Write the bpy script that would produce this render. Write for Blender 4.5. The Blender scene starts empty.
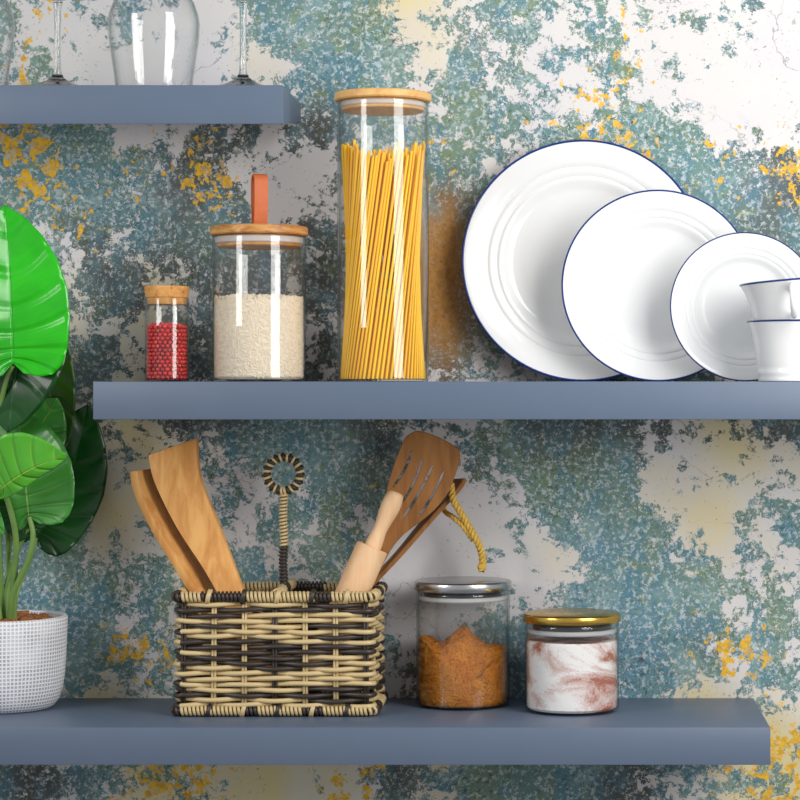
import bpy, bmesh, math, random
from mathutils import Vector, Matrix
random.seed(7)
C = bpy.context.scene.collection
PI = math.pi

# ------------------------------------------------------------------ camera, world, lights, exposure
S = 0.0011                       # metres per pixel on the front plane of the long shelves
F = 2300.0                       # focal length in pixels
D = F * S                        # camera distance from that plane
HX, HY = 575.0, 388.0            # foot of the camera's axis in the picture
Z0 = 1.40                        # camera height above the kitchen floor
WALL = 0.241                     # wall behind the shelf fronts

def k(y): return S * (D + y) / D
def P(px, py, y): return Vector(((px - HX) * k(y), y, Z0 + (HY - py) * k(y)))

cam = bpy.data.cameras.new('camera')
cam.sensor_width = 36.0
cam.lens = 36.0 * F / 800.0
cam.shift_x = (400 - HX) / 800.0
cam.shift_y = (HY - 400) / 800.0
cam.clip_start = 0.05
co = bpy.data.objects.new('camera', cam)
co.location = (0, -D, Z0)
co.rotation_euler = (PI / 2, 0, 0)
C.objects.link(co)
sc = bpy.context.scene
sc.camera = co

w = bpy.data.worlds.new('studio')
sc.world = w
w.use_nodes = True
bg = w.node_tree.nodes['Background']
bg.inputs[0].default_value = (0.93, 0.97, 1.0, 1)
bg.inputs[1].default_value = 0.56

def softbox(name, loc, aim, sx, sy, power, col):
    l = bpy.data.lights.new(name, 'AREA')
    l.shape = 'RECTANGLE'; l.size = sx; l.size_y = sy
    l.energy = power; l.color = col
    o = bpy.data.objects.new(name, l)
    o.location = loc
    d = Vector(aim) - Vector(loc)
    o.rotation_euler = d.to_track_quat('-Z', 'Y').to_euler()
    C.objects.link(o)
    return o
MX = (400 - HX) * S
softbox('key_softbox', (MX + 0.99, -0.91, Z0 + 0.55), (MX + 0.04, 0.1, Z0 + 0.55), 0.62, 1.36, 26, (1.0, 0.975, 0.94))
softbox('fill_softbox', (MX - 1.45, -1.30, Z0 + 0.62), (MX, 0.1, Z0 + 0.62), 0.50, 1.0, 16, (1.0, 0.98, 0.95))

vs = sc.view_settings
vs.view_transform = 'Standard'; vs.look = 'None'; vs.gamma = 1.0; vs.use_curve_mapping = False
vs.exposure = -0.14
cy = sc.cycles
cy.max_bounces = 16; cy.transparent_max_bounces = 48; cy.diffuse_bounces = 4; cy.glossy_bounces = 6
cy.sample_clamp_indirect = 4.0
cy.caustics_reflective = False; cy.caustics_refractive = False
try:
    cy.use_denoising = True
    cy.denoiser = 'OPENIMAGEDENOISE'
except Exception:
    pass

# ------------------------------------------------------------------ small helpers
def lin(c):
    return tuple(((v / 255) / 12.92 if v / 255 <= 0.04045 else ((v / 255 + 0.055) / 1.055) ** 2.4) for v in c)
def rgba(c): return (*lin(c), 1.0)

class NT:
    def __init__(s, name):
        s.m = bpy.data.materials.new(name); s.m.use_nodes = True
        s.t = s.m.node_tree; s.t.nodes.clear()
        s.out = s.t.nodes.new('ShaderNodeOutputMaterial')
    def n(s, typ, **kw):
        o = s.t.nodes.new(typ)
        for a, b in kw.items(): setattr(o, a, b)
        return o
    def link(s, a, b): s.t.links.new(a, b)
    def put(s, sock, v):
        if hasattr(v, 'is_output'): s.link(v, sock)
        else: sock.default_value = v
    def math(s, op, a, b=0.0, c=None, clamp=False):
        o = s.n('ShaderNodeMath', operation=op); o.use_clamp = clamp
        s.put(o.inputs[0], a); s.put(o.inputs[1], b)
        if c is not None: s.put(o.inputs[2], c)
        return o.outputs[0]
    def mix(s, f, a, b):
        o = s.n('ShaderNodeMix', data_type='RGBA')
        s.put(o.inputs[0], f); s.put(o.inputs[6], a); s.put(o.inputs[7], b)
        return o.outputs[2]
    def step(s, v, lo, hi, a=0.0, b=1.0):
        o = s.n('ShaderNodeMapRange'); o.interpolation_type = 'SMOOTHSTEP'
        s.put(o.inputs[0], v); s.put(o.inputs[1], lo); s.put(o.inputs[2], hi); s.put(o.inputs[3], a); s.put(o.inputs[4], b)
        return o.outputs[0]
    def coord(s, which='Object', scale=(1, 1, 1), rot=(0, 0, 0)):
        tc = s.n('ShaderNodeTexCoord'); mp = s.n('ShaderNodeMapping')
        s.link(tc.outputs[which], mp.inputs[0])
        mp.inputs['Scale'].default_value = scale; mp.inputs['Rotation'].default_value = rot
        return mp.outputs[0]
    def noise(s, vec, scale, detail=4, rough=0.55, dist=0.0):
        o = s.n('ShaderNodeTexNoise')
        s.link(vec, o.inputs['Vector'])
        o.inputs['Scale'].default_value = scale; o.inputs['Detail'].default_value = detail
        o.inputs['Roughness'].default_value = rough; o.inputs['Distortion'].default_value = dist
        return o.outputs[0]
    def bump(s, h, strength, dist):
        o = s.n('ShaderNodeBump'); o.inputs['Strength'].default_value = strength; o.inputs['Distance'].default_value = dist
        s.link(h, o.inputs['Height']); return o.outputs[0]
    def bsdf(s, col, rough=0.5, spec=0.5, metal=0.0, normal=None, coat=0.0, sss=0.0, trans=0.0):
        o = s.n('ShaderNodeBsdfPrincipled')
        s.put(o.inputs['Base Color'], col); s.put(o.inputs['Roughness'], rough)
        o.inputs['Specular IOR Level'].default_value = spec; o.inputs['Metallic'].default_value = metal
        o.inputs['Coat Weight'].default_value = coat; o.inputs['Coat Roughness'].default_value = 0.08
        if normal is not None: s.link(normal, o.inputs['Normal'])
        s.link(o.outputs[0], s.out.inputs[0]); return o
    def attr(s, name):
        o = s.n('ShaderNodeAttribute'); o.attribute_name = name; return o

def plain(name, c, rough=0.5, spec=0.5, metal=0.0, nscale=40, var=0.06, bumpd=0.0, coat=0.0):
    t = NT(name)
    v = t.coord()
    n = t.noise(v, nscale, 3)
    a = rgba(tuple(min(255, x * (1 + var)) for x in c)); b = rgba(tuple(x * (1 - var) for x in c))
    nb = t.bump(t.noise(v, nscale * 4, 3), 0.4, bumpd) if bumpd else None
    t.bsdf(t.mix(n, a, b), rough, spec, metal, nb, coat)
    return t.m

def wood(name, a, b, scale=(60, 60, 6), rough=0.5, ring=0.0, rot=(0, 0, 0), spots=0.0):
    t = NT(name)
    v = t.coord('Object', scale, rot)
    n = t.noise(v, 1.0, 5, 0.6, 0.6)
    n2 = t.noise(v, 5.0, 3, 0.6)
    f = t.math('ADD', t.math('MULTIPLY', t.step(n, 0.3, 0.7), 0.72), t.math('MULTIPLY', n2, 0.28))
    c = t.mix(f, rgba(a), rgba(b))
    if spots:
        vv = t.coord('Object', (180, 180, 180))
        sp = t.step(t.noise(vv, 1.0, 4, 0.7), 0.60, 0.66)
        c = t.mix(t.math('MULTIPLY', sp, spots), c, rgba(tuple(x * 0.6 for x in b)))
    t.bsdf(c, rough, 0.35, 0, t.bump(n2, 0.25, 0.0006))
    return t.m

def glass(name, tint=(0.80, 0.86, 0.86), edge=(0.36, 0.42, 0.43), f0=0.030):
    t = NT(name)
    lw = t.n('ShaderNodeLayerWeight'); lw.inputs[0].default_value = 0.5
    fc = lw.outputs['Facing']
    p5 = t.math('POWER', fc, 5.0)
    fr = t.math('MULTIPLY_ADD', p5, 0.75, f0, clamp=True)
    tr = t.n('ShaderNodeBsdfTransparent')
    p4 = t.math('POWER', fc, 4.0)
    t.link(t.mix(p4, (0.993, 0.996, 0.996, 1), (*edge, 1)), tr.inputs[0])
    gl = t.n('ShaderNodeBsdfGlossy'); gl.inputs['Roughness'].default_value = 0.015
    gl.inputs[0].default_value = (1, 1, 1, 1)
    mx = t.n('ShaderNodeMixShader')
    t.link(fr, mx.inputs[0]); t.link(tr.outputs[0], mx.inputs[1]); t.link(gl.outputs[0], mx.inputs[2])
    t.link(mx.outputs[0], t.out.inputs[0])
    return t.m

M = {}
M['shelf'] = plain('blue_grey_lacquer', (92, 106, 127), 0.42, 0.4, nscale=25, var=0.025)
M['glass'] = glass('clear_glass')
def solid_glass():
    t = NT('solid_clear_glass')
    b = t.bsdf((1, 1, 1, 1), 0.0)
    b.inputs['Transmission Weight'].default_value = 1.0; b.inputs['IOR'].default_value = 1.46
    return t.m
M['solid_glass'] = solid_glass()
M['porcelain'] = plain('white_porcelain', (228, 229, 230), 0.13, 0.5, var=0.004, nscale=8)
M['blue_line'] = plain('blue_glaze', (24, 52, 118), 0.25, 0.5, var=0.25, nscale=20)
M['bamboo'] = wood('bamboo', (232, 188, 122), (205, 148, 82), (90, 14, 90), 0.45)
M['acacia'] = wood('acacia', (222, 168, 100), (150, 88, 38), (45, 22, 120), 0.42)
M['cork'] = wood('cork', (226, 172, 104), (190, 126, 62), (120, 120, 120), 0.8, spots=0.6)
M['leather'] = plain('tan_leather', (196, 104, 60), 0.5, 0.4, nscale=90, var=0.06, bumpd=0.0006)
M['beech'] = wood('beech', (240, 202, 160), (226, 178, 132), (90, 90, 7), 0.55)
M['olive_wood'] = wood('warm_wood', (238, 182, 110), (200, 132, 64), (70, 70, 6), 0.5, rot=(0, 0.33, 0))
M['brown_wood'] = wood('brown_wood', (178, 122, 66), (134, 84, 40), (70, 70, 8), 0.5, rot=(0, -0.5, 0))
M['steel'] = plain('brushed_steel', (190, 190, 192), 0.26, 0.5, 1.0, nscale=10, var=0.02)
M['brass'] = plain('brushed_brass', (214, 172, 84), 0.24, 0.5, 1.0, nscale=10, var=0.03)
M['rope'] = plain('jute_rope', (226, 172, 84), 0.9, 0.1, nscale=300, var=0.25, bumpd=0.0015)
M['rice'] = plain('rice', (236, 220, 196), 0.55, 0.4, nscale=350, var=0.07)
M['chip'] = plain('bark_chips', (140, 92, 58), 0.9, 0.2, nscale=110, var=0.45)
M['soil'] = plain('dark_soil', (62, 42, 28), 0.95, 0.1, nscale=120, var=0.5, bumpd=0.004)
M['stem'] = plain('green_stem', (116, 150, 78), 0.45, 0.4, nscale=30, var=0.15)
M['dark_gasket'] = plain('dark_lid_base', (40, 38, 38), 0.35, 0.5, nscale=30)
def spaghetti_mat():
    t = NT('spaghetti')
    oi = t.n('ShaderNodeObjectInfo')
    t.bsdf(t.mix(oi.outputs['Random'], rgba((255, 208, 26)), rgba((252, 184, 12))), 0.45, 0.25)
    return t.m
M['spaghetti'] = spaghetti_mat()

def seal_mat():
    t = NT('frosted_silicone')
    tr = t.n('ShaderNodeBsdfTransparent'); tr.inputs[0].default_value = (0.95, 0.95, 0.95, 1)
    b = t.bsdf(t.mix(t.noise(t.coord(), 30), (0.80, 0.79, 0.78, 1), (0.72, 0.72, 0.72, 1)), 0.4)
    mx = t.n('ShaderNodeMixShader'); mx.inputs[0].default_value = 0.62
    t.link(tr.outputs[0], mx.inputs[1]); t.link(b.outputs[0], mx.inputs[2]); t.link(mx.outputs[0], t.out.inputs[0])
    return t.m
M['seal'] = seal_mat()

def pepper_mat():
    t = NT('pink_peppercorn')
    oi = t.n('ShaderNodeObjectInfo')
    c = t.mix(oi.outputs['Random'], rgba((232, 40, 44)), rgba((168, 20, 30)))
    n = t.step(t.noise(t.coord('Object', (330, 330, 330)), 1.0, 2), 0.58, 0.68)
    c = t.mix(t.math('MULTIPLY', n, 0.55), c, rgba((230, 150, 110)))
    t.bsdf(c, 0.38, 0.5)
    return t.m
M['pepper'] = pepper_mat()

def leaf_mat(name, base, dark, vein, rough=0.28, vstr=1.0):
    t = NT(name)
    uv = t.n('ShaderNodeUVMap').outputs[0]
    sp = t.n('ShaderNodeSeparateXYZ'); t.link(uv, sp.inputs[0])
    u, v = sp.outputs[0], sp.outputs[1]
    au = t.math('ABSOLUTE', u)
    fv = t.math('FRACT', t.math('MULTIPLY', v, 7.0))
    dv = t.math('ABSOLUTE', t.math('SUBTRACT', fv, 0.5))
    vein_side = t.math('MULTIPLY', t.step(dv, 0.0, 0.06, 1, 0), t.step(au, 0.55, 0.95, 1, 0))
    mid = t.step(au, 0.012, 0.035, 1, 0)
    ve = t.math('MAXIMUM', t.math('MULTIPLY', vein_side, 0.35 * vstr), mid)
    fine = t.noise(t.coord('UV', (3, 60, 1)), 1.0, 3)
    blot = t.noise(t.coord('Object', (18, 18, 18)), 1.0, 2)
    c = t.mix(t.math('MULTIPLY_ADD', fine, 0.5, t.math('MULTIPLY', t.step(blot, 0.35, 0.65), 0.5)), rgba(base), rgba(dark))
    c = t.mix(t.math('MULTIPLY', ve, 0.75), c, rgba(vein))
    h = t.math('SUBTRACT', t.step(dv, 0.0, 0.22), t.math('MULTIPLY', mid, 0.8))
    b = t.bsdf(c, rough, 0.5, 0, t.bump(h, 0.6, 0.0028), 0.25)
    tl = t.n('ShaderNodeBsdfTranslucent'); t.link(c, tl.inputs[0])
    mx = t.n('ShaderNodeMixShader'); mx.inputs[0].default_value = 0.15
    t.link(b.outputs[0], mx.inputs[1]); t.link(tl.outputs[0], mx.inputs[2]); t.link(mx.outputs[0], t.out.inputs[0])
    return t.m
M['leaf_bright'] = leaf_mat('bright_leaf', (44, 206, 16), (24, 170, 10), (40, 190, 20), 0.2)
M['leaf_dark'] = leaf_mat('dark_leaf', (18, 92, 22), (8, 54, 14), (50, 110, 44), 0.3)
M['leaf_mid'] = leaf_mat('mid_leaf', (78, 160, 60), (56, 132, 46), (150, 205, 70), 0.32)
M['leaf_lime'] = leaf_mat('lime_leaf', (92, 186, 44), (70, 160, 36), (180, 226, 70), 0.34)
M['leaf_olive'] = leaf_mat('olive_leaf', (58, 100, 26), (44, 84, 20), (90, 130, 50), 0.35)

def pot_mat():
    t = NT('white_woven_pot')
    uv = t.n('ShaderNodeUVMap').outputs[0]
    sp = t.n('ShaderNodeSeparateXYZ'); t.link(uv, sp.inputs[0])
    nz = t.noise(t.coord('Object', (90, 90, 90)), 1.0, 3)
    def lines(a, cnt):
        x = t.math('MULTIPLY_ADD', a, cnt, t.math('MULTIPLY', nz, 0.25))
        return t.step(t.math('ABSOLUTE', t.math('SUBTRACT', t.math('FRACT', x), 0.5)), 0.10, 0.30)
    g = t.math('MULTIPLY', lines(sp.outputs[0], 52.0), lines(sp.outputs[1], 32.0))
    fade = t.step(t.noise(t.coord('Object', (25, 25, 25)), 1.0, 3), 0.35, 0.6, 0.55, 1.0)
    g = t.math('MULTIPLY', g, fade)
    c = t.mix(g, rgba((236, 236, 239)), rgba((170, 172, 182)))
    t.bsdf(c, 0.75, 0.3, 0, t.bump(t.math('SUBTRACT', 1.0, g), 0.6, 0.0012))
    return t.m
M['pot'] = pot_mat()

def wicker_mat():
    t = NT('two_tone_wicker')
    a = t.attr('tone').outputs['Fac']
    n = t.noise(t.coord('Object', (60, 60, 60)), 1.0, 3)
    f = t.step(t.math('ADD', a, t.math('MULTIPLY_ADD', n, 0.5, -0.25)), 0.42, 0.58)
    c = t.mix(f, rgba((58, 49, 44)), rgba((206, 182, 134)))
    t.bsdf(c, 0.38, 0.5, 0, None)
    return t.m
M['wicker'] = wicker_mat()

def cinnamon_mat():
    t = NT('ground_spice')
    v = t.coord()
    n = t.noise(v, 45, 6, 0.7); f = t.noise(v, 420, 3, 0.6)
    c = t.mix(t.step(n, 0.3, 0.7), rgba((232, 152, 58)), rgba((198, 114, 36)))
    c = t.mix(t.math('MULTIPLY', t.step(f, 0.52, 0.68), 0.6), c, rgba((112, 60, 18)))
    h = t.math('ADD', n, t.math('MULTIPLY', f, 0.4))
    t.bsdf(c, 0.95, 0.1, 0, t.bump(h, 1.0, 0.012))
    return t.m
M['spice'] = cinnamon_mat()

def salt_mat():
    t = NT('streaked_salt')
    tc = t.n('ShaderNodeTexCoord'); mp = t.n('ShaderNodeMapping')
    t.link(tc.outputs['Object'], mp.inputs[0])
    mp.inputs['Scale'].default_value = (11, 11, 20); mp.inputs['Rotation'].default_value = (0, -0.45, 0)
    mp.inputs['Location'].default_value = (3.1, 0.4, 1.3)
    v = mp.outputs[0]
    n = t.noise(v, 1.0, 6, 0.62, 0.9)
    f = t.noise(t.coord(), 500, 3, 0.7)
    m1 = t.step(t.math('ADD', n, t.math('MULTIPLY_ADD', f, 0.16, -0.08)), 0.40, 0.52)
    m2 = t.step(t.math('ADD', n, t.math('MULTIPLY_ADD', f, 0.22, -0.11)), 0.50, 0.58)
    c = t.mix(m1, rgba((244, 240, 238)), rgba((212, 180, 172)))
    c = t.mix(m2, c, rgba((172, 98, 76)))
    t.bsdf(c, 0.85, 0.3, 0, t.bump(f, 0.5, 0.001))
    return t.m
M['salt'] = salt_mat()

# mesh builder
OFF = {}            # where each object's own origin stands in the room
class MB:
    def __init__(s): s.v = []; s.f = []; s.tone = []; s.uv = []
    def add(s, vs, fs, tone=0.0, uv=None):
        o = len(s.v)
        s.v += [Vector(p) for p in vs]
        s.f += [tuple(i + o for i in f) for f in fs]
        s.tone += list(tone) if isinstance(tone, (list, tuple)) else [tone] * len(vs)
        s.uv += uv if uv else [(0, 0)] * len(vs)
    def tube(s, pts, r, seg=8, tone=0.0, closed=False, cap=True):
        pts = [Vector(p) for p in pts]; n = len(pts)
        rr = r if isinstance(r, (list, tuple)) else [r] * n
        tn = []
        for i in range(n):
            a = pts[(i - 1) % n] if (closed or i > 0) else pts[i]
            b = pts[(i + 1) % n] if (closed or i < n - 1) else pts[i]
            tn.append((b - a).normalized())
        u = tn[0].orthogonal().normalized()
        vs = []; tt = []
        for i in range(n):
            u = (u - tn[i] * u.dot(tn[i]))
            if u.length < 1e-6: u = tn[i].orthogonal()
            u.normalize(); w_ = tn[i].cross(u)
            for j in range(seg):
                a = 2 * PI * j / seg
                vs.append(pts[i] + (u * math.cos(a) + w_ * math.sin(a)) * rr[i])
                tt.append(tone[i] if isinstance(tone, (list, tuple)) else tone)
        fs = []
        m = n if closed else n - 1
        for i in range(m):
            i2 = (i + 1) % n
            for j in range(seg):
                j2 = (j + 1) % seg
                fs.append((i * seg + j, i * seg + j2, i2 * seg + j2, i2 * seg + j))
        if cap and not closed:
            fs.append(tuple(range(seg))[::-1]); fs.append(tuple((n - 1) * seg + j for j in range(seg)))
        s.add(vs, fs, tt)
    def lathe(s, prof, c=(0, 0, 0), seg=64, mat=None, uvz=None):
        """prof: (radius, height) list, first and last may sit on the axis"""
        c = Vector(c); vs = []; fs = []; uv = []
        ring = []
        L = 0.0
        for i, (r, z) in enumerate(prof):
            if i: L += math.hypot(r - prof[i - 1][0], z - prof[i - 1][1])
            if r < 1e-7:
                ring.append([len(vs)]); vs.append(Vector((0, 0, z))); uv.append((0, L * 7))
            else:
                ring.append(list(range(len(vs), len(vs) + seg)))
                for j in range(seg):
                    a = 2 * PI * j / seg
                    vs.append(Vector((r * math.cos(a), r * math.sin(a), z))); uv.append((abs(j / seg - 0.5) * 2, L * 7))
        for a, b in zip(ring, ring[1:]):
            for j in range(seg):
                j2 = (j + 1) % seg
                if len(a) == 1 and len(b) == 1: continue
                if len(a) == 1: fs.append((a[0], b[j2], b[j]))
                elif len(b) == 1: fs.append((a[j], a[j2], b[0]))
                else: fs.append((a[j], a[j2], b[j2], b[j]))
        vs = [(mat @ p if mat else p) + c for p in vs]
        s.add(vs, fs, 0.0, uv)
    def box(s, lo, hi):
        x0, y0, z0 = lo; x1, y1, z1 = hi
        s.add([(x0, y0, z0), (x1, y0, z0), (x1, y1, z0), (x0, y1, z0), (x0, y0, z1), (x1, y0, z1), (x1, y1, z1), (x0, y1, z1)],
              [(0, 3, 2, 1), (4, 5, 6, 7), (0, 1, 5, 4), (1, 2, 6, 5), (2, 3, 7, 6), (3, 0, 4, 7)])
    def build(s, name, mat, parent=None, smooth=True, sharp=0.7, tone=False, uv=False, bevel=0.0, solid=0.0, origin=None):
        off = OFF[parent.name] if parent else (Vector(origin) if origin else Vector((0, 0, 0)))
        me = bpy.data.meshes.new(name)
        me.from_pydata([tuple(p - off) for p in s.v], [], s.f)
        bm = bmesh.new(); bm.from_mesh(me)
        bmesh.ops.recalc_face_normals(bm, faces=bm.faces)
        if bevel:
            ed = [e for e in bm.edges if len(e.link_faces) == 2 and e.calc_face_angle(0) > 0.5]
            bmesh.ops.bevel(bm, geom=ed, offset=bevel, segments=2, profile=0.5, affect='EDGES')
        bm.to_mesh(me); bm.free()
        if tone and not bevel:
            at = me.attributes.new('tone', 'FLOAT', 'POINT')
            at.data.foreach_set('value', s.tone)
        if uv and not bevel:
            l = me.uv_layers.new(name='UVMap')
            for lp in me.loops: l.data[lp.index].uv = s.uv[lp.vertex_index]
        if smooth:
            me.polygons.foreach_set('use_smooth', [True] * len(me.polygons))
            me.set_sharp_from_angle(angle=sharp)
        me.materials.append(M[mat] if isinstance(mat, str) else mat)
        o = bpy.data.objects.new(name, me)
        C.objects.link(o)
        if parent: o.parent = parent
        else: o.location = off
        OFF[o.name] = Vector(off)
        return o

def thing(name, label, cat, loc, group=None):
    o = bpy.data.objects.new(name, None); C.objects.link(o)
    o.location = loc; o.empty_display_size = 0.02; OFF[o.name] = Vector(loc)
    o['label'] = label; o['category'] = cat
    if group: o['group'] = group
    return o
def tag(o, label, cat, group=None, kind=None):
    o['label'] = label; o['category'] = cat
    if group: o['group'] = group
    if kind: o['kind'] = kind
    return o

# ------------------------------------------------------------------ the wall: peeling paint over pale plaster
# one token per 25-pixel patch of wallpaper: paint hue (capital = cream plaster below), paint cover 0-9, yellow flakes 0-9
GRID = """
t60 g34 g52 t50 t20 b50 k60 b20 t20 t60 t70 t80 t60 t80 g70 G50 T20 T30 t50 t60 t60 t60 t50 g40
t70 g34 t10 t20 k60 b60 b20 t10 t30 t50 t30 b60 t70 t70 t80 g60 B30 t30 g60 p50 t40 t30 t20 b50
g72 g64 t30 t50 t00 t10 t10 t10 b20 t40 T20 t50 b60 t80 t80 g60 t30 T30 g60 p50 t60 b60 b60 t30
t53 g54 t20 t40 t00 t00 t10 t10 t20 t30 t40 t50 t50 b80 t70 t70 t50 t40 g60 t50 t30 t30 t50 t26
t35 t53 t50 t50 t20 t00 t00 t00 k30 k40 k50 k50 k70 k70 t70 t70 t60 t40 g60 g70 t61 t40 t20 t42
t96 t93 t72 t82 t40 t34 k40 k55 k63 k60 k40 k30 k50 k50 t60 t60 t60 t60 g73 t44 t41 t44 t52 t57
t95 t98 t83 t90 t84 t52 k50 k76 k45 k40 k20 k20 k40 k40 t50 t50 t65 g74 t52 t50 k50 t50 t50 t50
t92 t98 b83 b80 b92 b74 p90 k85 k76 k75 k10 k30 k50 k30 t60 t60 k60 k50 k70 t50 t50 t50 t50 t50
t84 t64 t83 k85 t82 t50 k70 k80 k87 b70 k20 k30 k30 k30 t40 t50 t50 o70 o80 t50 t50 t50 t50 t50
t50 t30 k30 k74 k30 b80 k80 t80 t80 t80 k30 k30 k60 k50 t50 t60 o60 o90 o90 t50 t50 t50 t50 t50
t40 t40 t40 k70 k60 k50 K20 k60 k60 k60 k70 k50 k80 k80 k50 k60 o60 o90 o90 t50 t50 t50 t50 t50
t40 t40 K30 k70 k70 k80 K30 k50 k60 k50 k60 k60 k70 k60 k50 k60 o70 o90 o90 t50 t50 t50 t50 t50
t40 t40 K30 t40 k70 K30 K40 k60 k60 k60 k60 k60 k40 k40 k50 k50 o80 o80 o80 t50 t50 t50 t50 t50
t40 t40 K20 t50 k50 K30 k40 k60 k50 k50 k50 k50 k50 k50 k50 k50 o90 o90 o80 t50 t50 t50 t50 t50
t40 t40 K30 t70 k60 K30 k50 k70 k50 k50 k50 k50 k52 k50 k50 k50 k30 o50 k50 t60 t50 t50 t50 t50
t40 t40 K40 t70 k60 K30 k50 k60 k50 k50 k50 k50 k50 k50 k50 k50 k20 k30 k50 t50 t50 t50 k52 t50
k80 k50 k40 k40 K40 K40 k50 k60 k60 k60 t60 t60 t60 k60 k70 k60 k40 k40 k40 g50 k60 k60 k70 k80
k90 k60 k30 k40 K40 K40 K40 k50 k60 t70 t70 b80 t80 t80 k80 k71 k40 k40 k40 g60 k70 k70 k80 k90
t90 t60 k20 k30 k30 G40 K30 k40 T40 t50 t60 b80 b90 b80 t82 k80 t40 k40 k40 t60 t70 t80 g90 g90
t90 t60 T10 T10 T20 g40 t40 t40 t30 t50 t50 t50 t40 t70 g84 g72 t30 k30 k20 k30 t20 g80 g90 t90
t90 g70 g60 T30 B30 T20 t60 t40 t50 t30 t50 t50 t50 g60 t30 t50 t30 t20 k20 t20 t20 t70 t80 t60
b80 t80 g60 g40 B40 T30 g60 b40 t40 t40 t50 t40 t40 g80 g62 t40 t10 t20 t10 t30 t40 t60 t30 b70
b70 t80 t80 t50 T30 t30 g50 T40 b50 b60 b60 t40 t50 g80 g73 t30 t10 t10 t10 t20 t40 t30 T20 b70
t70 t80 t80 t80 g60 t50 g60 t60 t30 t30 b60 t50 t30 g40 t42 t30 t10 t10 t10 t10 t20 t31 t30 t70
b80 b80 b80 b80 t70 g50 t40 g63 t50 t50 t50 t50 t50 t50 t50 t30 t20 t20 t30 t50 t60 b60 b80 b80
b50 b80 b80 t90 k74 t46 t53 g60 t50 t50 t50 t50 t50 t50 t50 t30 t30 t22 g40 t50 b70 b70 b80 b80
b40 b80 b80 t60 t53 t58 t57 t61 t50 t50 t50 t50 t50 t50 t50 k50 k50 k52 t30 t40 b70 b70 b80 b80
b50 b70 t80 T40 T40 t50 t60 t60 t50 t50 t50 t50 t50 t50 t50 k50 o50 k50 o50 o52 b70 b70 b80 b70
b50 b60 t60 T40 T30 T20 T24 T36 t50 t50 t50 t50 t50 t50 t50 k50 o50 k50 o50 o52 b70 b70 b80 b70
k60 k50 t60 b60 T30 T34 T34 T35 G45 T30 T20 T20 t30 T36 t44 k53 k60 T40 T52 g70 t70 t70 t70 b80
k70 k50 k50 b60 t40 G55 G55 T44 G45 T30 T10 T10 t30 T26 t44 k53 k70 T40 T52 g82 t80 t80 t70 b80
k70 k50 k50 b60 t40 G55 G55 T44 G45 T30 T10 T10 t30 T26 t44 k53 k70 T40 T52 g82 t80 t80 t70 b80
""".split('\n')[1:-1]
GRID = [r.split() for r in GRID]
PERIOD = 596.0
HUE = {'t': (108, 138, 134), 'b': (102, 142, 158), 'g': (124, 142, 112), 'k': (86, 90, 87), 'o': (176, 130, 70), 'p': (124, 122, 130)}

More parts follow.
